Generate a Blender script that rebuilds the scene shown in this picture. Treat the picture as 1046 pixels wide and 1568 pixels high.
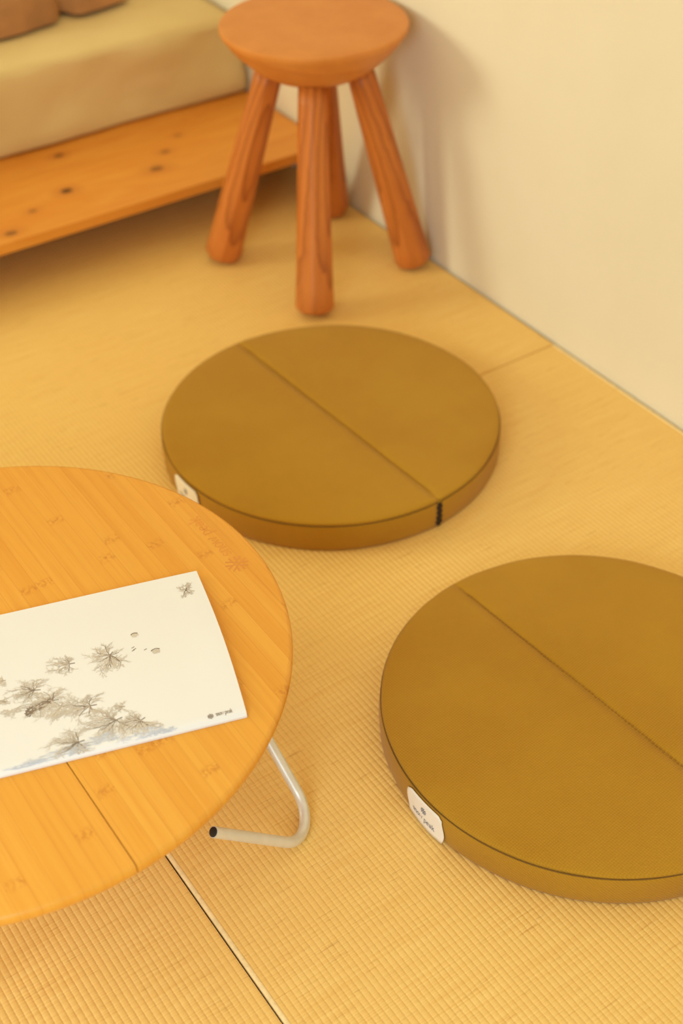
import bpy, bmesh, math, random
from mathutils import Vector, Matrix, noise
from math import sin, cos, pi, radians, sqrt, atan2, hypot, asin

for o in list(bpy.data.objects): bpy.data.objects.remove(o, do_unlink=True)
S = bpy.context.scene
COL = S.collection
U = 0.25            # one unit of layout = the cushion radius, 25 cm

# ------------------------------------------------------------------ camera
cam_d = bpy.data.cameras.new('camera'); cam = bpy.data.objects.new('camera', cam_d); COL.objects.link(cam)
r = Vector((0.82840808, -0.55990221, -0.01579761)); u = Vector((0.36928507, 0.52473821, 0.76699306)); d = Vector((0.4211515, 0.64121707, -0.6414609))
m = Matrix((r, u, -d)).transposed().to_4x4(); m.translation = Vector((0, 0, 1.0 * 5.0 * U))
cam.matrix_world = m
cam_d.sensor_fit = 'VERTICAL'; cam_d.sensor_height = 36; cam_d.sensor_width = 24
cam_d.lens = 2121.66 / 1568 * 36
cam_d.clip_start = 0.05
cam_d.dof.use_dof = True; cam_d.dof.focus_distance = 1.47; cam_d.dof.aperture_fstop = 3.4
S.camera = cam

# ------------------------------------------------------------------ light
def lin(c):
    return tuple(((x / 255) / 12.92 if x / 255 <= .04045 else ((x / 255 + .055) / 1.055) ** 2.4) for x in c)
W = bpy.data.worlds.new('world'); S.world = W; W.use_nodes = True
bg = W.node_tree.nodes['Background']; bg.inputs[0].default_value = (1.0, 0.82, 0.46, 1); bg.inputs[1].default_value = 0.94

def area(name, loc, target, sx, sy, power, col):
    l = bpy.data.lights.new(name, 'AREA'); l.shape = 'RECTANGLE'; l.size = sx; l.size_y = sy; l.energy = power; l.color = col
    o = bpy.data.objects.new(name, l); COL.objects.link(o); o.location = loc
    o.rotation_euler = (Vector(target) - Vector(loc)).to_track_quat('-Z', 'Y').to_euler()
    return o
area('window_light', (-1.95, 3.15, 1.3), (1.15, 1.4, 0.0), 1.0, 1.0, 42, (0.94, 1.0, 0.72))
area('near_fill_light', (-0.8, -0.1, 1.0), (0.7, 0.55, 0.0), 0.8, 0.8, 19, (0.62, 0.86, 1.0))  # added cool fill at the near left

S.view_settings.view_transform = 'Standard'; S.view_settings.look = 'None'
S.view_settings.gamma = 1.0; S.view_settings.use_curve_mapping = False
S.view_settings.exposure = 0.03

# ------------------------------------------------------------------ node helpers
class NT:
    def __init__(s, name, rough=.6, spec=.5):
        s.m = bpy.data.materials.new(name); s.m.use_nodes = True; s.t = s.m.node_tree
        s.b = s.t.nodes['Principled BSDF']; s.b.inputs['Roughness'].default_value = rough
        s.b.inputs['Specular IOR Level'].default_value = spec
    def n(s, typ, **kw):
        nd = s.t.nodes.new(typ)
        for k, v in kw.items(): setattr(nd, k, v)
        return nd
    def set(s, sock, v):
        if isinstance(v, bpy.types.NodeSocket): s.t.links.new(v, sock)
        elif v is not None: sock.default_value = v
    def math(s, op, a, b=None, c=None, clamp=False):
        nd = s.n('ShaderNodeMath', operation=op, use_clamp=clamp)
        for i, v in enumerate((a, b, c)): s.set(nd.inputs[i], v)
        return nd.outputs[0]
    def mix(s, f, a, b, blend='MIX'):
        nd = s.n('ShaderNodeMix', data_type='RGBA', blend_type=blend)
        s.set(nd.inputs[0], f)
        for i, v in ((6, a), (7, b)):
            if isinstance(v, tuple) and len(v) == 3: v = v + (1,)
            s.set(nd.inputs[i], v)
        return nd.outputs[2]
    def ramp(s, f, lo, hi):
        nd = s.n('ShaderNodeMapRange', interpolation_type='SMOOTHSTEP'); s.set(nd.inputs[0], f)
        nd.inputs[1].default_value = lo; nd.inputs[2].default_value = hi
        return nd.outputs[0]
    def co(s, kind='Object', scale=(1, 1, 1), rot=(0, 0, 0), loc=(0, 0, 0)):
        tc = s.n('ShaderNodeTexCoord'); mp = s.n('ShaderNodeMapping')
        mp.inputs['Scale'].default_value = scale; mp.inputs['Rotation'].default_value = rot; mp.inputs['Location'].default_value = loc
        s.t.links.new(tc.outputs[kind], mp.inputs[0]); return mp.outputs[0]
    def noise(s, vec, scale=5, detail=3, rough=.5, dist=0):
        nd = s.n('ShaderNodeTexNoise'); s.set(nd.inputs['Vector'], vec)
        nd.inputs['Scale'].default_value = scale; nd.inputs['Detail'].default_value = detail
        nd.inputs['Roughness'].default_value = rough; nd.inputs['Distortion'].default_value = dist
        return nd.outputs[0]
    def sep(s, vec):
        nd = s.n('ShaderNodeSeparateXYZ'); s.set(nd.inputs[0], vec); return nd.outputs
    def comb(s, x, y, z):
        nd = s.n('ShaderNodeCombineXYZ')
        for i, v in enumerate((x, y, z)): s.set(nd.inputs[i], v)
        return nd.outputs[0]
    def bump(s, h, strength=.3, dist=.001):
        nd = s.n('ShaderNodeBump'); nd.inputs['Strength'].default_value = strength; nd.inputs['Distance'].default_value = dist
        s.set(nd.inputs['Height'], h); s.t.links.new(nd.outputs[0], s.b.inputs['Normal'])
    def color(s, c):
        if isinstance(c, tuple) and len(c) == 3: c = c + (1,)
        s.set(s.b.inputs['Base Color'], c)

def plain(name, rgb, rough=.6, metal=0, amt=.06, scale=30):
    k = NT(name, rough); c = lin(rgb)
    nz = k.noise(k.co(), scale, 3)
    k.color(k.mix(k.ramp(nz, .3, .7), tuple(x * (1 - amt) for x in c), tuple(x * (1 + amt) for x in c)))
    k.b.inputs['Metallic'].default_value = metal
    return k.m

# wall: matt off-white paper with a faint mottling
k = NT('wall_plaster', .85, .25); v = k.co()
nz = k.noise(v, 2.2, 4, .6)
k.color(k.mix(k.ramp(nz, .25, .75), lin((232, 221, 199)), lin((238, 228, 208))))
k.bump(k.noise(v, 220, 3, .6), .15, .0006)
M_WALL = k.m

# tatami rush
def rush(name, c1, c2, c3):
    k = NT(name, .5, .4); v = k.co()
    st = k.noise(k.co(scale=(9, 620, 1)), 1.0, 3, .65)            # strands running across the ribs
    st2 = k.noise(k.co(scale=(22, 260, 1)), 1.0, 2, .6)
    blot = k.noise(v, 3.0, 4, .6)
    c = k.mix(k.ramp(st, .3, .68), lin(c2), lin(c1))
    c = k.mix(k.math('MULTIPLY', k.ramp(st2, .60, .78), .55), c, lin(c3))
    c = k.mix(k.math('MULTIPLY', k.ramp(blot, .4, .7), .22), c, lin(c2))
    # warp thread: slim darker line in every valley between ribs
    x = k.sep(v)[0]
    ph = k.math('FRACT', k.math('DIVIDE', x, .028 * U))
    e = k.math('ABSOLUTE', k.math('SUBTRACT', ph, .5))
    wl = k.ramp(e, .36, .5)
    br = k.ramp(k.noise(k.co(scale=(140, 330, 1)), 1.0, 2), .35, .6)
    c = k.mix(k.math('MULTIPLY', k.math('MULTIPLY', wl, k.math('MULTIPLY_ADD', br, .75, .25)), .36), c, lin(c3))
    k.color(c)
    h = k.math('MULTIPLY_ADD', st, .8, k.math('MULTIPLY', wl, -.3))
    k.bump(h, .35, .0008)
    return k.m
M_RUSH = rush('tatami_rush', (245, 207, 128), (236, 190, 108), (190, 134, 62))
M_EDGE = plain('tatami_rolled_edge', (244, 218, 164), .6, amt=.08, scale=160)
M_CORE = plain('tatami_core', (120, 84, 46), .9)
M_SUB = plain('subfloor_board', (70, 46, 26), .9)

# light pine board with knots
def pine():
    k = NT('pine_board', .45, .45); v = k.co()
    g = k.noise(k.co(scale=(2.2, 14, 14)), 1.0, 4, .6, 1.4)
    g2 = k.noise(k.co(scale=(6, 160, 120)), 1.0, 3, .6)
    c = k.mix(k.ramp(g, .3, .7), lin((222, 142, 50)), lin((232, 158, 64)))
    c = k.mix(k.math('MULTIPLY', k.ramp(g2, .5, .8), .2), c, lin((196, 116, 46)))
    xo = k.sep(v)
    for kx, ky, kr, dark in ((3.415, 8.716, .040, .95), (3.616, 9.276, .036, .7), (4.112, 8.648, .048, .62), (4.299, 8.863, .036, .5),
                             (2.83, 8.364, .042, .6), (3.086, 8.575, .030, .45), (4.513, 9.058, .030, .35), (1.6, 8.7, .045, .8), (.6, 9.0, .04, .7)):
        dx = k.math('MULTIPLY', k.math('SUBTRACT', xo[0], kx * U), .75)
        dy = k.math('SUBTRACT', xo[1], ky * U)
        dd = k.math('SQRT', k.math('ADD', k.math('MULTIPLY', dx, dx), k.math('MULTIPLY', dy, dy)))
        core = k.math('SUBTRACT', 1.0, k.ramp(dd, kr * U * .5, kr * U * 1.1))
        halo = k.math('SUBTRACT', 1.0, k.ramp(dd, kr * U * .8, kr * U * 3.2))
        c = k.mix(k.math('MULTIPLY', halo, .5 * dark), c, lin((186, 104, 40)))
        c = k.mix(k.math('MULTIPLY', core, dark), c, lin((70, 34, 14)))
    k.color(c); k.bump(g2, .15, .0005)
    return k.m
M_PINE = pine()

# bamboo, strips along Y
def bamboo():
    k = NT('bamboo_laminate', .38, .5); v = k.co(); x, y, z = k.sep(v)
    w = .0185
    idn = k.math('FLOOR', k.math('DIVIDE', x, w))
    wn = k.n('ShaderNodeTexWhiteNoise', noise_dimensions='1D'); k.set(wn.inputs['W'], idn)
    rnd = wn.outputs[0]
    fib = k.noise(k.comb(k.math('MULTIPLY', x, 520), k.math('MULTIPLY', y, 9), k.math('MULTIPLY', idn, 3.7)), 1.0, 4, .65)
    fib2 = k.noise(k.comb(k.math('MULTIPLY', x, 120), k.math('MULTIPLY', y, 3.5), k.math('MULTIPLY', idn, 5.1)), 1.0, 3, .6)
    c = k.mix(rnd, lin((232, 162, 58)), lin((237, 171, 68)))
    c = k.mix(k.math('MULTIPLY', k.ramp(fib2, .38, .7), .6), c, lin((226, 152, 50)))
    c = k.mix(k.math('MULTIPLY', k.ramp(fib, .5, .75), .3), c, lin((206, 128, 38)))
    # nodes of the cane: a ragged cross mark once or twice per strip
    wn2 = k.n('ShaderNodeTexWhiteNoise', noise_dimensions='1D'); k.set(wn2.inputs['W'], k.math('ADD', idn, 71.3))
    yy = k.math('ADD', k.math('DIVIDE', y, .27), k.math('MULTIPLY', wn2.outputs[0], 1.0))
    fr = k.math('ABSOLUTE', k.math('SUBTRACT', k.math('FRACT', yy), .5))
    rag = k.noise(k.comb(k.math('MULTIPLY', x, 260), k.math('MULTIPLY', y, 160), 0.0), 1.0, 3, .6)
    near = k.math('SUBTRACT', 1.0, k.ramp(k.math('ADD', fr, k.math('MULTIPLY', k.math('SUBTRACT', rag, .5), .05)), .006, .04))
    mark = k.math('MULTIPLY', near, k.ramp(rag, .42, .62))
    c = k.mix(k.math('MULTIPLY', mark, .5), c, lin((190, 106, 32)))
    # hairline glue joints
    e = k.math('ABSOLUTE', k.math('SUBTRACT', k.math('FRACT', k.math('DIVIDE', x, w)), .5))
    c = k.mix(k.math('MULTIPLY', k.ramp(e, .455, .5), .25), c, lin((190, 112, 36)))
    k.color(c); k.bump(fib, .12, .0004)
    return k.m
M_BAM = bamboo()
M_BURN = plain('branded_wood', (222, 142, 62), .5)

# reddish turned wood for the stool
def cedar(name, c1, c2, c3, scale, rot, amt=.7):
    k = NT(name, .42, .4); v = k.co(rot=rot)
    wv = k.n('ShaderNodeTexWave', wave_type='RINGS', rings_direction='Z', wave_profile='SAW')
    k.set(wv.inputs['Vector'], v); wv.inputs['Scale'].default_value = scale; wv.inputs['Distortion'].default_value = 1.6
    wv.inputs['Detail'].default_value = 2; wv.inputs['Detail Scale'].default_value = 1.2; wv.inputs['Detail Roughness'].default_value = .5
    fib = k.noise(k.co(scale=(300, 300, 12), rot=rot), 1.0, 3, .6)
    big = k.noise(k.co(scale=(16, 16, 4)), 1.0, 3, .6)
    c = k.mix(k.ramp(big, .3, .7), lin(c1), lin(c2))
    c = k.mix(k.math('MULTIPLY', k.math('POWER', wv.outputs[1], 3.0), amt), c, lin(c3))
    c = k.mix(k.math('MULTIPLY', k.ramp(fib, .5, .8), .3), c, lin(c3))
    k.color(c); k.bump(fib, .1, .0004)
    return k.m
M_LEG = cedar('stool_leg_wood', (202, 116, 48), (212, 128, 58), (150, 76, 28), 26, (radians(5), radians(-4), 0), .8)
M_SEAT = cedar('stool_seat_wood', (212, 134, 62), (220, 144, 70), (192, 110, 46), 6, (0, radians(90), radians(20)), .4)

# olive canvas
def canvas(name, c1, c2):
    k = NT(name, .92, .15); v = k.co(rot=(0, 0, radians(40)), scale=(1500, 1500, 1500))
    x, y, z = k.sep(v)
    wv = k.math('MULTIPLY', k.math('SINE', x), k.math('SINE', k.math('ADD', y, z)))
    big = k.noise(k.co(), 7, 4, .6); fine = k.noise(k.co(), 900, 2, .6)
    c = k.mix(k.ramp(big, .3, .7), lin(c1), lin(c2))
    c = k.mix(k.math('MULTIPLY', k.ramp(wv, -.6, .9), .22), c, lin((206, 168, 76)))
    c = k.mix(k.math('MULTIPLY', k.ramp(fine, .55, .8), .22), c, lin((110, 80, 26)))
    k.color(c); k.bump(k.math('ADD', wv, k.math('MULTIPLY', k.noise(k.co(), 28, 4, .6), 1.2)), .25, .0009)
    k.b.inputs['Sheen Weight'].default_value = .12; k.b.inputs['Sheen Roughness'].default_value = .5
    return k.m
M_CANV = canvas('olive_canvas', (172, 122, 27), (179, 131, 33))
M_STITCH = plain('olive_thread', (120, 84, 26), .9)
M_FOLD = plain('olive_fold_thread', (158, 112, 30), .9)
M_ZIP = plain('dark_zip_tape', (52, 36, 20), .9)
M_TAG = plain('white_woven_tag', (244, 236, 226), .8, amt=.02)
M_INK = plain('grey_blue_ink', (120, 120, 136), .8)

def sheet():
    k = NT('cream_cotton', .9, .2); v = k.co()
    k.color(k.mix(k.ramp(k.noise(v, 4, 4), .3, .7), lin((214, 186, 128)), lin((224, 198, 142))))
    k.bump(k.noise(v, 900, 2), .1, .0005); k.b.inputs['Sheen Weight'].default_value = .1
    return k.m
M_SHEET = sheet()
M_DUVET = plain('brown_quilt_cotton', (176, 124, 78), .9, amt=.15, scale=12)
M_ALU = plain('brushed_aluminium', (228, 226, 220), .42, .35, amt=.03, scale=80)
M_PLUG = plain('black_plug', (30, 24, 20), .6)
M_BRACK = plain('dark_bracket', (60, 54, 48), .5, .6)

def cover():
    k = NT('book_cover_paper', .35, .45); v = k.co()
    y = k.sep(v)[1]
    c = k.mix(k.ramp(k.noise(v, 9, 3), .3, .7), lin((250, 245, 240)), lin((253, 248, 245)))
    c = k.mix(k.math('MULTIPLY', k.math('SUBTRACT', 1.0, k.ramp(y, .0, .035)), .55), c, lin((222, 224, 238)))   # bluish reflection on the curved spine edge, painted into the cover colour
    k.color(c); return k.m
M_COVER = cover()
M_PAGES = plain('book_pages', (240, 226, 198), .8, amt=.05, scale=300)
INKS = [plain('tree_ink_' + n, c, .7) for n, c in (('dark', (134, 116, 104)), ('brown', (178, 162, 150)), ('pale', (212, 200, 190)), ('blue', (204, 208, 226)))]
M_WIN = plain('window_frame_paint', (226, 214, 190), .5)
M_GLASS = NT('window_glass', .05).m
M_GLASS.node_tree.nodes['Principled BSDF'].inputs['Transmission Weight'].default_value = 1.0

# ------------------------------------------------------------------ mesh helpers
def obj(name, bm, mat, parent=None, smooth=True, recalc=True, props=None):
    if recalc: bmesh.ops.recalc_face_normals(bm, faces=bm.faces)
    me = bpy.data.meshes.new(name); bm.to_mesh(me); bm.free()
    for mm in (mat if isinstance(mat, (list, tuple)) else [mat]): me.materials.append(mm)
    if smooth:
        for p in me.polygons: p.use_smooth = True
    o = bpy.data.objects.new(name, me); COL.objects.link(o)
    if parent: o.parent = parent
    if props:
        for a, b in props.items(): o[a] = b
    return o
def thing(name, label, cat, loc=(0, 0, 0), rz=0, group=None):
    o = bpy.data.objects.new(name, None); COL.objects.link(o); o.location = loc; o.rotation_euler = (0, 0, rz)
    o.empty_display_size = .05; o['label'] = label; o['category'] = cat
    if group: o['group'] = group
    return o
def autosmooth(o, ang=35):
    me = o.data
    bm = bmesh.new(); bm.from_mesh(me)
    for e in bm.edges:
        e.smooth = not (len(e.link_faces) == 2 and e.calc_face_angle(0) > radians(ang))
    bm.to_mesh(me); bm.free()
def box(bm, x0, x1, y0, y1, z0, z1, bev=0):
    g = bmesh.ops.create_cube(bm, size=1)
    bmesh.ops.scale(bm, vec=(x1 - x0, y1 - y0, z1 - z0), verts=g['verts'])
    bmesh.ops.translate(bm, vec=((x0 + x1) / 2, (y0 + y1) / 2, (z0 + z1) / 2), verts=g['verts'])
    if bev:
        es = list({e for v_ in g['verts'] for e in v_.link_edges})
        bmesh.ops.bevel(bm, geom=es, offset=bev, segments=2, affect='EDGES', profile=.5)
def loft(bm, loops, cap0=True, cap1=True, closed=True):
    vs = [[bm.verts.new(p) for p in lp] for lp in loops]
    n = len(vs[0])
    for a, b in zip(vs, vs[1:]):
        for i in range(n if closed else n - 1):
            j = (i + 1) % n
            bm.faces.new((a[i], a[j], b[j], b[i]))
    if cap0: bm.faces.new(vs[0][::-1])
    if cap1: bm.faces.new(vs[-1])
    return vs
def tube(bm, pts, rad, n=16, cap=True, radii=None):
    pts = [Vector(p) for p in pts]; loops = []
    t0 = (pts[1] - pts[0]).normalized(); nrm = t0.orthogonal().normalized()
    for i, p in enumerate(pts):
        t = (pts[min(i + 1, len(pts) - 1)] - pts[max(i - 1, 0)]).normalized()
        nrm = (nrm - t * nrm.dot(t)).normalized(); b = t.cross(nrm)
        rr = radii[i] if radii else rad
        loops.append([p + (nrm * cos(2 * pi * a / n) + b * sin(2 * pi * a / n)) * rr for a in range(n)])
    loft(bm, loops, cap, cap)
def fillet(a, b, c, rad, n=14):
    a, b, c = Vector(a), Vector(b), Vector(c)
    d1 = (a - b).normalized(); d2 = (c - b).normalized(); th = d1.angle(d2)
    L = rad / math.tan(th / 2); ctr = b + (d1 + d2).normalized() * (rad / sin(th / 2))
    p1 = b + d1 * L; p2 = b + d2 * L; e1 = (p1 - ctr); e2 = (p2 - ctr); out = []
    tot = e1.angle(e2)
    for i in range(n + 1):
        f = i / n; out.append(ctr + (e1 * sin((1 - f) * tot) + e2 * sin(f * tot)) / sin(tot))
    return out
def ribbons(bm, polys, surf, width, mat=0):
    """flat printed strokes laid on surf(u, v)"""
    for n_, pl in enumerate(polys):
        k_ = n_ % 50 * 2.5e-6
        w = width if not isinstance(pl, tuple) else pl[1]; mi = mat if not isinstance(pl, tuple) else pl[2]
        pts = pl if not isinstance(pl, tuple) else pl[0]
        prev = None
        for i, p in enumerate(pts):
            a = pts[max(i - 1, 0)]; b = pts[min(i + 1, len(pts) - 1)]
            dx, dy = b[0] - a[0], b[1] - a[1]; L = hypot(dx, dy) or 1
            nx, ny = -dy / L * w / 2, dx / L * w / 2
            v1 = bm.verts.new(surf(p[0] + nx, p[1] + ny, k_)); v2 = bm.verts.new(surf(p[0] - nx, p[1] - ny, k_))
            if prev: bm.faces.new((prev[0], prev[1], v2, v1)).material_index = mi
            prev = (v1, v2)

# lettering strokes in x-height units
def arc(cx, cy, rx, ry, a0, a1, n=8): return [(cx + rx * cos(radians(a0 + (a1 - a0) * i / n)), cy + ry * sin(radians(a0 + (a1 - a0) * i / n))) for i in range(n + 1)]
GL = {
 's': [[(.72, .78)] + arc(.42, .75, .27, .25, 30, 270, 7) + arc(.42, .25, .3, .25, 90, -150, 7)],
 'n': [[(.12, 0), (.12, 1)], [(.0, .95), (.12, 1)], [(.0, 0), (.26, 0)], arc(.42, .62, .3, .36, 160, 0, 6) + [(.72, 0)], [(.58, 0), (.86, 0)]],
 'o': [arc(.45, .5, .4, .5, 0, 360, 14)],
 'w': [[(.0, 1), (.28, 0), (.52, .9), (.78, 0), (1.05, 1)], [(-.1, 1), (.14, 1)], [(.9, 1), (1.16, 1)]],
 'p': [[(.12, 1), (.12, -.55)], [(-.02, -.55), (.28, -.55)], [(0, .95), (.12, 1)], arc(.42, .5, .38, .5, 140, -140, 10)],
 'e': [[(.08, .55), (.8, .55)] + arc(.44, .5, .37, .5, 10, 310, 10)],
 'a': [arc(.4, .7, .3, .3, 150, 0, 5) + [(.7, .1), (.82, 0)], arc(.38, .28, .31, .27, 40, 340, 9)],
 'k': [[(.12, 0), (.12, 1.6)], [(0, 1.55), (.12, 1.6)], [(.7, 1), (.14, .42)], [(.32, .58), (.78, 0)], [(0, 0), (.26, 0)], [(.62, 0), (.92, 0)], [(.55, 1), (.82, 1)]],
}
ADV = {'s': .9, 'n': 1.0, 'o': 1.02, 'w': 1.28, 'p': .98, 'e': .96, 'a': 1.0, 'k': 1.0, ' ': .55}
def text_strokes(txt, x, y, h):
    out = []; cx = 0
    for ch in txt:
        for st in GL.get(ch, []): out.append([(x + (cx + px) * h, y + py * h) for px, py in st])
        cx += ADV[ch]
    return out
def text_width(txt, h): return sum(ADV[c] for c in txt) * h
def star_strokes(x, y, rad, w):
    """six-armed snow emblem: arms swelling outward"""
    out = []
    for a in range(6):
        an = radians(30 + 60 * a)
        out.append(([(x + cos(an) * rad * .12, y + sin(an) * rad * .12), (x + cos(an) * rad * .55, y + sin(an) * rad * .55)], w, 0))
        for s in (-1, 1):
            b = an + s * radians(16)
            out.append(([(x + cos(an) * rad * .42, y + sin(an) * rad * .42), (x + cos(b) * rad, y + sin(b) * rad)], w * 1.1, 0))
    return out

# ------------------------------------------------------------------ the room
XW = 5.40 * U
fl = bpy.data.objects.new('floor', None); COL.objects.link(fl); fl['kind'] = 'structure'
bm = bmesh.new(); box(bm, -2.15, XW + .05, -1.6, 3.9, -.075, -.055)
obj('subfloor', bm, M_SUB, fl, False)
RIB = .028 * U
def mat_profile(x0, x1):
    """rib cross-section in x, crest height zero, valleys 0.7 mm down"""
    n0 = math.ceil(x0 / RIB); pts = [(x0, -.0006)]
    i = n0
    n = int((x1 - n0 * RIB) / RIB)
    for q in range(n):
        xs = (n0 + q) * RIB
        for f in (0, .12, .32, .5, .68, .88):
            pts.append((xs + f * RIB, -.0007 * (1 - sin(pi * f) ** .6)))
    pts.append((x1, -.0006))
    return pts
def tatami(x0, x1, y0, y1, lab=None, strip=None):
    """one borderless mat, ribs running along y"""
    pr = mat_profile(x0, x1); bm = bmesh.new()
    ny = 2
    rows = [[bm.verts.new((x, y, z)) for x, z in pr] for y in (y0 + .002, y1 - .002)]
    for i in range(len(pr) - 1): bm.faces.new((rows[0][i], rows[0][i + 1], rows[1][i + 1], rows[1][i]))
    top = obj('tatami_mat', bm, M_RUSH, fl)
    # rolled ends and straw core
    bm = bmesh.new(); box(bm, x0 + .001, x1 - .001, y0 + .001, y1 - .001, -.055, -.0012, 0)
    obj('mat_core', bm, M_CORE, top, False)
    for ys, s in ((y0, 1), (y1, -1)):
        bm = bmesh.new()
        prof = [(0, -.05), (0, -.004), (.0006, -.0015), (.002, -.0003), (.004, -.0002)]
        loft(bm, [[(x0, ys + s * a, b) for a, b in prof], [(x1, ys + s * a, b) for a, b in prof]], False, False, False)
        obj('rolled_end', bm, M_RUSH, top)
    if strip:
        for xs, s in ((x0, 1), (x1, -1)):
            bm = bmesh.new()
            prof = [(0, -.05), (0, -.003), (.0005, -.0004), (.0015, .0004), (.0038, .0006), (.0055, .0001), (.0058, -.0008)]
            loft(bm, [[(xs + s * a, y0, b) for a, b in prof], [(xs + s * a, y1, b) for a, b in prof]], False, False, False)
            obj('edge_strip', bm, M_EDGE, top)
    return top
SX = 1.352 * U; SY = 5.62 * U; G = .0009
tatami(SX + G, XW - .004, SY - 4.04 * U * 1.0, SY - G, strip=True)      # square mat under both cushions
tatami(SX - 4.04 * U, SX - G, SY - 4.04 * U, SY - G)        # mat under the table
tatami(SX - 8 * U, SX - 4.04 * U - G, SY - 4.04 * U, SY - G)
tatami(XW - .004 - 8.08 * U, XW - .004, SY + G, SY + 4.02 * U)           # long mat before the bed
tatami(SX - 8 * U, XW - .006 - 8.08 * U, SY + G, SY + 4.02 * U)
tatami(SX - 8 * U, XW - .004, SY + 4.02 * U + G, SY + 4.02 * U + 1.4)
tatami(SX + G, XW - .004, SY - 8.1 * U, SY - 4.04 * U - G, strip=True)
tatami(SX - 8 * U, SX - G, SY - 8.1 * U, SY - 4.04 * U - G, strip=True)

def wall(name, x0, x1, y0, y1, z0=-.055, z1=2.4):
    bm = bmesh.new(); box(bm, x0, x1, y0, y1, z0, z1)
    return obj(name, bm, M_WALL, None, False, props={'kind': 'structure'})
wall('wall_right', XW, XW + .1, -1.6, 3.9)
wall('wall_back', -2.25, XW + .1, 3.9, 4.0)
wall('wall_front', -2.25, XW + .1, -1.7, -1.6)
# left wall with its window opening
bm = bmesh.new()
box(bm, -2.25, -2.15, -1.6, 2.5, -.055, 2.4); box(bm, -2.25, -2.15, 3.7, 4.0, -.055, 2.4)
box(bm, -2.25, -2.15, 2.5, 3.7, -.055, 1.1); box(bm, -2.25, -2.15, 2.5, 3.7, 2.3, 2.4)
obj('wall_left', bm, M_WALL, None, False, props={'kind': 'structure'})
bm = bmesh.new()
for a in ((2.5, 2.54, 1.1, 2.3), (3.66, 3.7, 1.1, 2.3), (2.54, 3.66, 1.1, 1.14), (2.54, 3.66, 2.26, 2.3), (3.08, 3.12, 1.14, 2.26)):
    box(bm, -2.23, -2.17, a[0], a[1], a[2], a[3], .003)
obj('window_1', bm, M_WIN, None, False, props={'kind': 'structure'})

# ------------------------------------------------------------------ bed: low platform, mattress, quilt
bed = thing('bed_platform', 'low knotty pine bed platform with bare board edge floating above the mats', 'bed', (0, 0, 0))
px0, px1 = -2.9 * U, 5.372 * U; py0, py1 = 8.247 * U, 13.6 * U; zt = .407 * U; zb = .328 * U
ys = [py0, 10.3 * U, 12.0 * U, py1]
for a, b in zip(ys, ys[1:]):
    bm = bmesh.new(); box(bm, px0, px1, a + .0005, b - .0005, zb, zt, .0015)
    obj('board', bm, M_PINE, bed, False)
for x in (px0 + .15, (px0 + px1) / 2, px1 - .12):
    bm = bmesh.new(); box(bm, x - .045, x + .045, 10.2 * U, 13.2 * U, 0, zb - .0002, .002)
    obj('leg', bm, M_PINE, bed, False)

def mattress():
    bm = bmesh.new(); x0, x1 = -2.7 * U, 5.368 * U; y0, y1 = 9.44 * U, 13.3 * U; z0, z1 = zt + .0004, 1.06 * U
    prof = []
    rr = .02
    prof.append((y0 + .012, z0)); prof.append((y0 + .003, z0 + .006))
    for i in range(7): prof.append((y0, z0 + .012 + (z1 - rr - z0 - .012) * i / 6))
    for i in range(1, 8): a = pi - pi / 2 * i / 8; prof.append((y0 + rr + rr * cos(a), z1 - rr + rr * sin(a)))
    for i in range(25): prof.append((y0 + rr + (y1 - y0 - 2 * rr) * i / 24, z1))
    for i in range(1, 8): a = pi / 2 - pi / 2 * i / 8; prof.append((y1 - rr + rr * cos(a), z1 - rr + rr * sin(a)))
    for i in range(5): prof.append((y1, z1 - rr - (z1 - rr - z0) * i / 4))
    n = 150; loops = []
    for i in range(n + 1):
        f = i / n; x = x0 + (x1 - x0) * f
        e = max(0, (x - (x1 - .17)) / .17); drop = .012 * e ** 2
        lp = []
        for y, z in prof:
            hz = (z - z0) / (z1 - z0); fr = 1 if y < y0 + .06 else 0
            q = Vector((x * 5, y * 3, z * 9))
            w = noise.noise(q) * .013 + noise.noise(q * 2.7) * .008
            # slanting pull-folds near the wall-side corner
            fold = .006 * math.exp(-((x - (1.02 - .25 * hz)) / .022) ** 2) + .004 * math.exp(-((x - (.93 - .45 * hz)) / .03) ** 2)
            taper = .012 * e ** 3
            yy = y + (w - fold) * min(1, hz * 4 + .15) * (1 if fr else .3) + (drop * .9 * hz if fr else 0)
            zz = z0 + (z - z0) * (1 - drop / (z1 - z0)) + (noise.noise(q * .8) * .006 if hz > .9 else 0)
            if i in (0, n) and hz > .7: zz -= .006
            if hz < .02: zz = z0 + (.004 * abs(noise.noise(Vector((x * 22, 1, 0)))) if fr else 0)
            lp.append((x, yy, zz))
        loops.append(lp)
    loft(bm, loops)
    o = obj('mattress', bm, M_SHEET)
    o['label'] = 'thick mattress in a wrinkled cream sheet lying on the pine platform'; o['category'] = 'mattress'
mattress()

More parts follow.
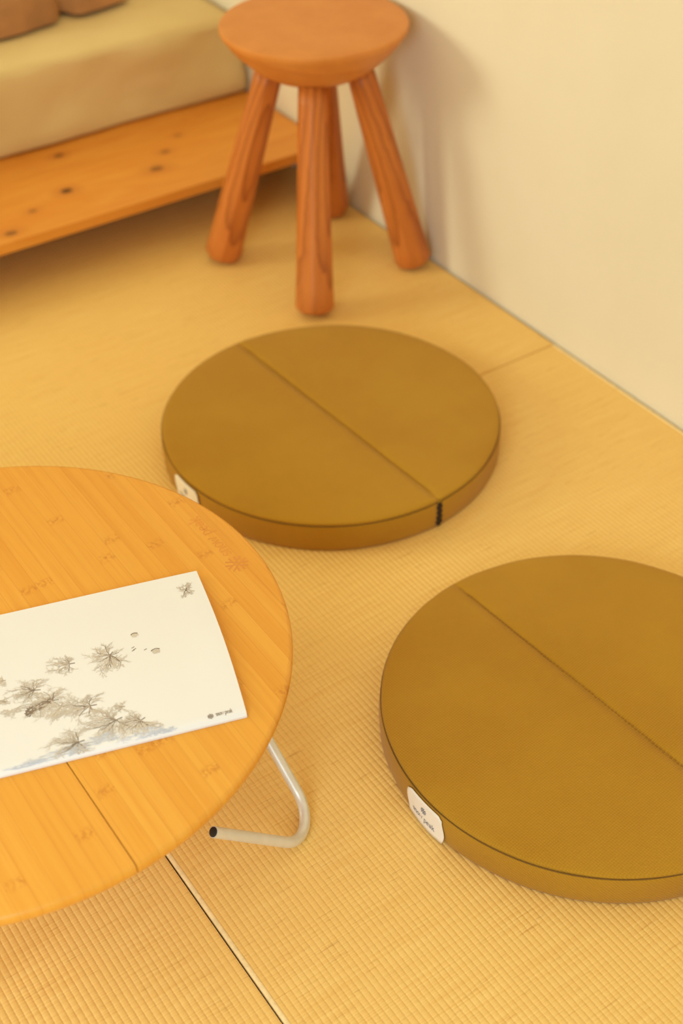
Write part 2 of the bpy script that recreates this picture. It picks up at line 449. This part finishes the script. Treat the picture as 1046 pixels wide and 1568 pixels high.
def quilt():
    bm = bmesh.new(); nx, ny = 110, 50; X0, X1 = -2.2 * U, 4.75 * U; top = []
    zb_ = 1.06 * U + .009
    for i in range(nx + 1):
        x = X0 + (X1 - X0) * i / nx; row = []
        yf = 10.02 * U + .030 * noise.noise(Vector((x * 6, 3, 0))) + .05 * math.exp(-((x - 3.93 * U - .06) / .014) ** 2) + max(0, x - 4.1 * U) * .18
        for j in range(ny + 1):
            t = j / ny; y = yf + (13.0 * U - yf) * t
            edge = min(1, t / .09) if t < .5 else min(1, (1 - t) / .05)
            ex = min(1, (i / nx) / .03, (1 - i / nx) / .03)
            prof = sqrt(max(0, 1 - (1 - edge) ** 2)) * sqrt(max(0, 1 - (1 - ex) ** 2))
            q = Vector((x * 9, y * 12, 2)); puff = .062 + .020 * noise.noise(q) + .012 * noise.noise(q * 2.3) - .004 * abs(sin(x * 30 + 4 * noise.noise(q)))
            puff *= 1 - .55 * math.exp(-((x - 3.93 * U - .06) / .02) ** 2)
            row.append((x, y - .012 * sin(pi * min(1, t / .09)) * (t < .09), zb_ + max(0, puff) * prof))
        top.append(row)
    tv = [[bm.verts.new(p) for p in rw] for rw in top]
    bv = [[bm.verts.new((p[0], p[1], zb_ - .0005)) for p in rw] for rw in top]
    for i in range(nx):
        for j in range(ny):
            bm.faces.new((tv[i][j], tv[i + 1][j], tv[i + 1][j + 1], tv[i][j + 1]))
            bm.faces.new((bv[i][j], bv[i][j + 1], bv[i + 1][j + 1], bv[i + 1][j]))
    for i in range(nx):
        bm.faces.new((tv[i][0], bv[i][0], bv[i + 1][0], tv[i + 1][0])); bm.faces.new((tv[i][ny], tv[i + 1][ny], bv[i + 1][ny], bv[i][ny]))
    for j in range(ny):
        bm.faces.new((tv[0][j], tv[0][j + 1], bv[0][j + 1], bv[0][j])); bm.faces.new((tv[nx][j], bv[nx][j], bv[nx][j + 1], tv[nx][j + 1]))
    o = obj('quilt', bm, M_DUVET)
    o['label'] = 'rumpled brown quilt lying on the cream mattress'; o['category'] = 'quilt'
quilt()

# ------------------------------------------------------------------ stool
def stool():
    cx, cy = 4.735 * U, 7.415 * U
    t = thing('stool', 'round reddish wooden stool on four flaring legs beside the wall', 'stool', (cx, cy, 0))
    prof = [(0, 1.405), (.20, 1.405), (.27, 1.412), (.33, 1.43), (.39, 1.468), (.452, 1.522), (.51, 1.58), (.552, 1.63), (.578, 1.67), (.594, 1.69),
            (.598, 1.715), (.597, 1.722), (.590, 1.730), (.575, 1.732), (.4, 1.732), (.2, 1.732), (0, 1.732)]
    bm = bmesh.new(); n = 96
    loops = [[(rr * 1.02 * U * cos(2 * pi * a / n), rr * 1.02 * U * sin(2 * pi * a / n), z * U) for a in range(n)] for rr, z in prof if rr > 0]
    loft(bm, loops); s = obj('seat', bm, M_SEAT, t); autosmooth(s, 30)
    # one carved leg: eight soft facets, thicker toward a rounded foot
    bm = bmesh.new(); L = 1.47 * U; loops = []
    N = 48
    def sect(rad, z, fac=1):
        lp = []
        for a in range(N):
            an = 2 * pi * a / N; seg = pi / 4
            q = ((an + seg / 2) % seg) - seg / 2
            k_ = cos(seg / 2) / cos(q); kk = 1 - (1 - k_ / cos(seg / 2) * .975) * fac * .9
            lp.append((rad * kk * cos(an), rad * kk * sin(an), z))
        return lp
    rf = .125 * U
    for i in range(7): a = pi / 2 * i / 7; loops.append(sect(rf * (.52 + .48 * sin(a)), .045 * U * (1 - cos(a)) * 1.0 + 0.0, .4 + .6 * i / 7))
    for i in range(0, 13):
        f = i / 12; loops.append(sect((.125 - .037 * f ** .85) * U, .045 * U + (L - .045 * U) * f))
    loft(bm, loops); leg0 = obj('leg', bm, M_LEG, t)
    for i, an in enumerate((-135, 135, -45, 45)):
        l = leg0 if i == 0 else leg0.copy()
        if i: COL.objects.link(l); l.parent = t
        fo = ((-.435, -.590), (-.565, .430), (.505, -.445), (.475, .565))[i]; an = math.degrees(atan2(fo[1], fo[0]))
        foot = Vector((fo[0], fo[1], 0)) * U; top = Vector((cos(radians(an)), sin(radians(an)), 0)) * .275 * U + Vector((0, 0, 1.47 * U))
        zax = (top - foot).normalized(); xax = Vector((cos(radians(an)), sin(radians(an)), 0)); yax = zax.cross(xax).normalized(); xax = yax.cross(zax)
        mt = Matrix((xax, yax, zax)).transposed().to_4x4() @ Matrix.Rotation(radians((22.5, 70, 160, 250)[i]), 4, 'Z')
        mt.translation = foot + Vector((0, 0, .012 * U + .0028))
        l.matrix_local = mt
stool()

# ------------------------------------------------------------------ cushions
T = .193
def half_loops(s0, prof, R=1.0):
    loops = []
    for dl, z in prof:
        R_ = R - dl; s = s0 + max(dl, 0) * (.35 if dl < .03 else 1)
        a0 = asin(min(.999, s / R_)); na, nl = 90, 40
        lp = [(R_ * cos(a0 + (pi - 2 * a0) * i / na), R_ * sin(a0 + (pi - 2 * a0) * i / na), z) for i in range(na + 1)]
        xe = R_ * cos(a0)
        lp += [(-xe + 2 * xe * i / nl, s, z) for i in range(1, nl)]
        loops.append([(x * U, y * U, z * U) for x, y, z in lp])
    return loops
def cushion(name, lab, cx, cy, rz, tag_deg, zipend, seed):
    t = thing(name, lab, 'cushion', (cx * U, cy * U, 0), 0, None)
    t.rotation_euler = (0, 0, rz)
    prof = [(.03, .0), (.008, .004), (.001, .02), (0, .06), (-.003, .10), (0, T - .035), (.002, T - .022), (.0055, T - .020), (.0075, T - .014),
            (.006, T - .008), (.010, T - .003), (.02, T), (.05, T + .002), (.12, T + .004), (.3, T + .005)]
    for side in (1, -1):
        bm = bmesh.new(); lps = half_loops(.0006, prof)
        if side < 0: lps = [[(-x, -y, z) for x, y, z in lp] for lp in lps]
        out = []
        rnd = seed * 7.1
        for k_, lp in enumerate(lps):
            o_ = []
            for x, y, z in lp:
                an = atan2(y, x); w = .0010 * noise.noise(Vector((cos(an) * 4, sin(an) * 4, z * 20 + rnd)))
                rr = hypot(x, y) or 1; f = 1 + (w / rr if k_ > 1 and abs(y) > .02 else 0)
                zz = z + (.0012 * noise.noise(Vector((x * 9, y * 9, rnd))) if k_ > 7 else 0)
                o_.append((x * f, y * f, zz))
            out.append(o_)
        loft(bm, out); p = obj('half_pad', bm, M_CANV, t)
        # sewn seam thread below the rim, one arc per half
        bm = bmesh.new(); a0 = .012 if side > 0 else pi + .012
        tube(bm, [((1.0 - .0035) * U * cos(a0 + (pi - .024) * i / 120), (1.0 - .0035) * U * sin(a0 + (pi - .024) * i / 120), (T - .0175) * U) for i in range(121)], .0030 * U, 6)
        obj('seam_thread', bm, M_STITCH, p)
    bm = bmesh.new(); box(bm, -.985 * U, .985 * U, -.010 * U, .010 * U, (T - .022) * U, (T - .002) * U)
    h = obj('fold_hinge', bm, M_CANV, t, False)
    # running stitches along the fold
    bm = bmesh.new(); xx = -.95
    rng = random.Random(seed)
    while xx < .95:
        L = .014; off = .0015 * rng.uniform(-1, 1)
        box(bm, xx * U, (xx + L) * U, (off - .0022) * U, (off + .0022) * U, (T - .008) * U, (T + .0035 - .004 * (1 if abs(xx) > .9 else 0)) * U)
        xx += .021
    obj('stitching', bm, M_FOLD, t, False, props={'kind': 'stuff'})
    # zip tape where the two halves part on the side
    for e in zipend:
        bm = bmesh.new()
        for q in range(9):
            z = .012 + q * .0175; w = .011 + .006 * (q % 2) + .004 * rng.random()
            xo = e * (1.0 + .0015)
            box(bm, min(xo - .012, xo + .004) * U if e > 0 else (xo - .004) * U, (xo + .004) * U if e > 0 else (xo + .012) * U, -w * U, w * U, z * U, (z + .0185) * U, .0004)
        obj('zip', bm, M_ZIP, t, False)
    # white brand tag hugging the side band
    a_c = radians(tag_deg) - rz
    Wd = .245; zl, zh = .012, T - .024
    def surf(u_, v_, off=.0):
        a = a_c + u_ / 1.0; bulge = .010 + .006 * sin(u_ / Wd * pi * 1.0 + .6) * (1 - v_ / (zh - zl)) + off
        return Vector(((1 + bulge) * U * cos(a), (1 + bulge) * U * sin(a), (zl + v_) * U))
    H = zh - zl; bm = bmesh.new(); nu, nv = 26, 8
    def edge(u0, v):  # wavy sides
        return u0 + .010 * sin(v / H * pi * 1.7 + (0 if u0 > 0 else 1.5))
    grid = []
    for layer in (0, -.004):
        g = []
        for i in range(nu + 1):
            f = i / nu
            g.append([])
            for j in range(nv + 1):
                v_ = H * j / nv * (1 - .12 * math.exp(-(min(f, 1 - f) / .06) ** 2))
                u_ = edge(-Wd / 2, v_) * (1 - f) + edge(Wd / 2, v_) * f
                g[-1].append(bm.verts.new(surf(u_, v_, layer)))
        grid.append(g)
    A, B = grid
    for i in range(nu):
        for j in range(nv):
            bm.faces.new((A[i][j], A[i + 1][j], A[i + 1][j + 1], A[i][j + 1])); bm.faces.new((B[i][j], B[i][j + 1], B[i + 1][j + 1], B[i + 1][j]))
        bm.faces.new((A[i][0], B[i][0], B[i + 1][0], A[i + 1][0])); bm.faces.new((A[i][nv], A[i + 1][nv], B[i + 1][nv], B[i][nv]))
    for j in range(nv):
        bm.faces.new((A[0][j], A[0][j + 1], B[0][j + 1], B[0][j])); bm.faces.new((A[nu][j], B[nu][j], B[nu][j + 1], A[nu][j + 1]))
    tg = obj('brand_tag', bm, M_TAG, t, props={'label': 'white woven tag sewn on the side band'})
    bm = bmesh.new(); h_ = .0182; w_ = text_width('snow peak', h_)
    sf = lambda a, b, e: surf(a, b, .0012 + e * 4)
    ribbons(bm, text_strokes('snow peak', -w_ / 2, H * .26, h_), sf, .0030)
    ribbons(bm, star_strokes(0, H * .64, .019, .0036), sf, .006)
    obj('lettering', bm, M_INK, tg, False, recalc=False)
    return t
# the seam direction runs along local x
cushion('floor_cushion', 'round olive canvas floor cushion between the stool and the table', 3.604, 5.582, radians(-87.2), 182.5, (1,), 1)
cushion('floor_cushion', 'round olive canvas floor cushion nearest the camera, cut by the right frame edge', 3.372, 3.019, radians(-86.3), 181.5, (1,), 2)

# ------------------------------------------------------------------ table
tx, ty, tz = .945, 4.165, .92
TR = 1.285
def table():
    t = thing('low_table', 'low round bamboo folding table on bent aluminium tube legs', 'table', (tx * U, ty * U, 0))
    R = TR * U; z1 = tz * U; z0 = z1 - .052 * U; seamx = .053 * U; w = .0185
    prof = [(R - .004, z0), (R - .0012, z0 + .0012), (R - .0002, z0 + .004), (R, (z0 + z1) / 2 + .001), (R - .0006, z1 - .003), (R - .0022, z1 - .0008), (R - .005, z1)]
    for side in (-1, 1):
        half = bpy.data.objects.new('table_half', None); COL.objects.link(half); half.parent = t
        bm0 = bmesh.new(); n = 240
        loft(bm0, [[(rr * cos(2 * pi * a / n), rr * sin(2 * pi * a / n), z) for a in range(n)] for rr, z in prof])
        g = .0005
        lo, hi = (seamx + g, R + .01) if side > 0 else (-R - .01, seamx - g)
        cuts = [lo] + [c for c in [i * w for i in range(-20, 21)] if lo + .005 < c < hi - .012 and abs(c) < R - .004] + [hi]
        for a, b in zip(cuts, cuts[1:]):
            bm = bm0.copy()
            for pos, nrm in ((a, -1), (b, 1)):
                geom = bm.verts[:] + bm.edges[:] + bm.faces[:]
                bmesh.ops.bisect_plane(bm, geom=geom, plane_co=(pos, 0, 0), plane_no=(nrm, 0, 0), clear_outer=True)
                be = [e for e in bm.edges if e.is_boundary]
                if be: bmesh.ops.edgeloop_fill(bm, edges=be)
            if not bm.faces: bm.free(); continue
            s = obj('bamboo_strip', bm, M_BAM, half); autosmooth(s, 40)
        bm0.free()
        # dark brackets and the tube legs under each half
        bm = bmesh.new()
        xs = seamx + side * .25 * U
        box(bm, min(xs, xs + side * .75 * U), max(xs, xs + side * .75 * U), -.02, .02, z0 - .014, z0 - .0003, .002)
        obj('bracket', bm, M_BRACK, t, False)
        for sy in (-1, 1):
            rad = .0245 * U
            P = lambda x, y, z: Vector(((side * x) * U, (sy * y) * U, z * U))
            top = P(.92, .12, .80); bend = P(1.075, .965, .000); end = P(.515 if side > 0 else .47, .945, .53)
            bend.z = .0235 * U - .004
            path = [top] + fillet(top, bend, end, .165 * U) + [end]
            dz = min(p.z for p in path) - rad
            path = [path[0]] + [Vector((p.x, p.y, p.z - dz)) for p in path[1:]]
            bm = bmesh.new(); tube(bm, path, rad, 24, True)
            lg = obj('leg', bm, M_ALU, t); autosmooth(lg, 50)
            dr = (path[-1] - path[-2]).normalized()
            bm = bmesh.new(); e = path[-1]
            tube(bm, [e - dr * .004, e + dr * .0008, e + dr * .0014], .9 * rad, 20, True, radii=[.86 * rad, .86 * rad, .7 * rad])
            c = obj('end_plug', bm, M_PLUG, lg, props={'label': 'black plastic tube plug'}); autosmooth(c, 40)
    # branded lettering: baseline runs along +y, letter tops face -x
    bx = (2.125 - tx) * U; by = (4.06 - ty) * U; zz = z1 + .00012
    sf = lambda a, b, e: Vector((bx - b * U, by + a * U, zz + e))
    h_ = .037; bm = bmesh.new()
    ribbons(bm, text_strokes('snow peak', .058, .004, h_), sf, .0048)
    ribbons(bm, star_strokes(-.01, .022, .052, .008), sf, .01)
    obj('branded_lettering', bm, M_BURN, t, False, recalc=False, props={'label': 'lettering burnt into the bamboo'})
table()

# ------------------------------------------------------------------ catalogue lying on the table
def book():
    D = Vector((1.677 * U, 3.254 * U, tz * U + .0003))
    an = atan2(.2827, -.9592)
    t = thing('book', 'white softcover book with bare winter trees printed on it, lying on the table', 'book', D, an)
    # local x runs left along the spine, local y would point away from the lens after mirroring
    Lx, Ly, th = 1.23 * U, .868 * U, .022 * U
    sgn = -1
    def top(x, y):
        """height of the cover: slight swell, rolling down to the spine, lifted along the outer corner"""
        e = min(1, max(0, y) / (.035 * U)); z = th * (.45 + .55 * sqrt(max(0, 1 - (1 - e) ** 2)))
        z += .0012 * math.exp(-(x / (.12 * U)) ** 2) * sin(pi * min(1, y / Ly * 1.0)) + .0006 * sin(x * 16 + 1)*min(1,y/.03)
        return z
    def P(x, y, dz=0): 
        bow = .012 * U * sin(pi * min(1, max(0, y / Ly))) * math.exp(-(x / (.3 * U)) ** 2)   # the short edge bows outward a little
        return Vector((x - bow, sgn * y, top(x, y) + dz))
    def slab(zf0, zf1, inset, name, mat, nx=50, ny=34):
        bm = bmesh.new(); T_, B_ = [], []
        for i in range(nx + 1):
            T_.append([]); B_.append([])
            for j in range(ny + 1):
                x = inset + (Lx - 2 * inset) * i / nx; y = (inset if inset else 0) + (Ly - (2 if inset else 1) * inset) * (j / ny) ** 1.3
                p = P(x, y)
                T_[-1].append(bm.verts.new((p.x, p.y, zf1(p.z)))); B_[-1].append(bm.verts.new((p.x, p.y, zf0(p.z))))
        for i in range(nx):
            for j in range(ny):
                bm.faces.new((T_[i][j], T_[i + 1][j], T_[i + 1][j + 1], T_[i][j + 1])); bm.faces.new((B_[i][j], B_[i][j + 1], B_[i + 1][j + 1], B_[i + 1][j]))
            for j in (0, ny): bm.faces.new((T_[i][j], T_[i + 1][j], B_[i + 1][j], B_[i][j]))
        for j in range(ny):
            for i in (0, nx): bm.faces.new((T_[i][j], T_[i][j + 1], B_[i][j + 1], B_[i][j]))
        o = obj(name, bm, mat, t); autosmooth(o, 40); return o
    slab(lambda z: .0005, lambda z: z - .0004, .0015, 'page_block', M_PAGES)
    slab(lambda z: 0.0, lambda z: .0004, 0, 'back_cover', M_COVER, 12, 12)
    cv = slab(lambda z: z - .00035, lambda z: z, 0, 'front_cover', M_COVER)
    bm = bmesh.new(); box(bm, 0, Lx, -.0005, .0003, .0002, th * .47); obj('spine', bm, M_COVER, t, False)
    # ---- the printed picture: bare trees seen from the air
    sf = lambda x, y, e: P(x * U, y * U, .00012 + e)
    rng = random.Random(5); polys = []
    def ok(p): return -.0 < p[0] < 1.21 and .006 < p[1] < .86
    def tree(cx, cy, rx, ry, lean, dens=1.0, inks=(0, 1, 2), spread=2.6, tw=.0030):
        rx *= .62; ry *= .62; inks = tuple(inks)
        # branch system: trunk foot at one side, limbs forking outward; twigs thin and pale at the tips
        fx, fy = cx - cos(lean) * rx * .55, cy - sin(lean) * ry * .55
        nl = int(9 * dens) + 4
        for b in range(nl):
            a0 = lean + (b / (nl - 1) - .5) * spread * 1.25 + rng.uniform(-.12, .12)
            L = rng.uniform(.75, 1.3) * (1.35 - .35 * abs(b / (nl - 1) - .5) * 2)
            def grow(x, y, a, L, lvl):
                pts = [(x, y)]; n = 4
                for i in range(n):
                    a += rng.uniform(-.28, .28); x += cos(a) * rx * L / n; y += sin(a) * ry * L / n; pts.append((x, y))
                    if lvl < 3 and rng.random() < .9:
                        grow(x, y, a + rng.choice((-1, 1)) * rng.uniform(.4, .9), L * rng.uniform(.4, .6), lvl + 1)
                if all(ok(p) for p in pts):
                    ink = inks[0] if lvl == 0 and rng.random() < .5 else (inks[1] if lvl < 2 and rng.random() < .7 else inks[2])
                    polys.append((pts, tw * (.95, .6, .45, .36)[lvl], ink))
            grow(fx, fy, a0, L, 0)
        polys.append(([(fx - cos(lean) * rx * .45, fy - sin(lean) * ry * .45), (fx, fy), (cx - cos(lean) * rx * .1, cy - sin(lean) * ry * .1)], tw * 1.5, inks[0]))
    # in this frame x grows to the left of the picture, y grows away from the spine
    tree(.078, .75, .035, .040, -1.2, .5, spread=5.5)
    tree(.640, .490, .075, .050, .15, .8, spread=2.2)
    tree(.471, .462, .075, .085, -.75, 1.7, spread=3.4)
    tree(.798, .393, .085, .052, .3, 1.1, spread=2.6)
    tree(.745, .315, .095, .065, .2, 1.5, spread=3.4)
    tree(.607, .236, .095, .062, .1, 1.2, spread=3.0)
    tree(.690, .250, .06, .06, -1.2, .9, (1, 2, 2))
    tree(.520, .118, .095, .070, -.4, 1.4, spread=2.9)
    tree(.425, .085, .080, .066, -.5, 1.4, spread=2.9)
    tree(.680, .058, .090, .068, -.2, 1.3, spread=3.0)
    tree(.470, .190, .04, .03, .2, .4, (1, 2, 2))
    tree(.895, .480, .035, .03, 0, .4, (1, 2, 2)); tree(.905, .365, .04, .02, 0, .4, (1, 2, 2)); tree(.880, .300, .04, .03, -1, .4, (2, 2, 2))
    tree(1.02, .40, .08, .06, .2, 1.2); tree(1.08, .18, .08, .06, .2, 1.2)
    for (a, b, rx, ry, ln) in ((.700, .022, .15, .035, .1), (.40, .028, .11, .03, .0), (.310, .014, .06, .016, 0), (.82, .012, .13, .014, 0), (.55, .05, .12, .03, 0)):
        tree(a, b, rx, ry, ln, .3, (3, 3, 3), tw=.0022)
    # dark grove strip
    for i in range(150):
        f = rng.random(); x = .715 + .10 * f; y = .312 - .038 * f + rng.uniform(-.016, .016)
        polys.append(([(x, y), (x + rng.uniform(.004, .012), y + rng.uniform(-.01, .01))], .0052, 0))
    # two boulders, a few marks
    for (a, b, rr) in ((.336, .562, .015), (.273, .442, .019)):
        for i in range(26):
            an_ = rng.uniform(0, 2 * pi); q = rr * sqrt(rng.random()) * .8
            polys.append(([(a + cos(an_) * q - .004, b + sin(an_) * q * .8), (a + cos(an_) * q + .004, b + sin(an_) * q * .8)], .006, 2))
        polys.append((arc(a, b + .002, rr, rr * .75, 20, 150, 8), .005, 0))
    for q in ((.350, .497), (.345, .486), (.352, .480), (.305, .470)): polys.append(([(q[0], q[1]), (q[0] + .012, q[1] - .005)], .0034, 0))
    # emblem and small lettering by the near corner; text reads left to right, so x is mirrored
    polys += [(p, w_, 0) for p, w_, _ in star_strokes(.139, .030, .0125, .0028)]
    h_ = .0125
    for st in text_strokes('snow peak', 0, 0, h_): polys.append(([(.118 - a * .62, .025 + b) for a, b in st], .0021, 0))
    bm = bmesh.new(); ribbons(bm, polys, sf, .004)
    obj('printed_picture', bm, INKS, cv, False, recalc=False, props={'label': 'printed bare brown trees and small emblem'})
book()
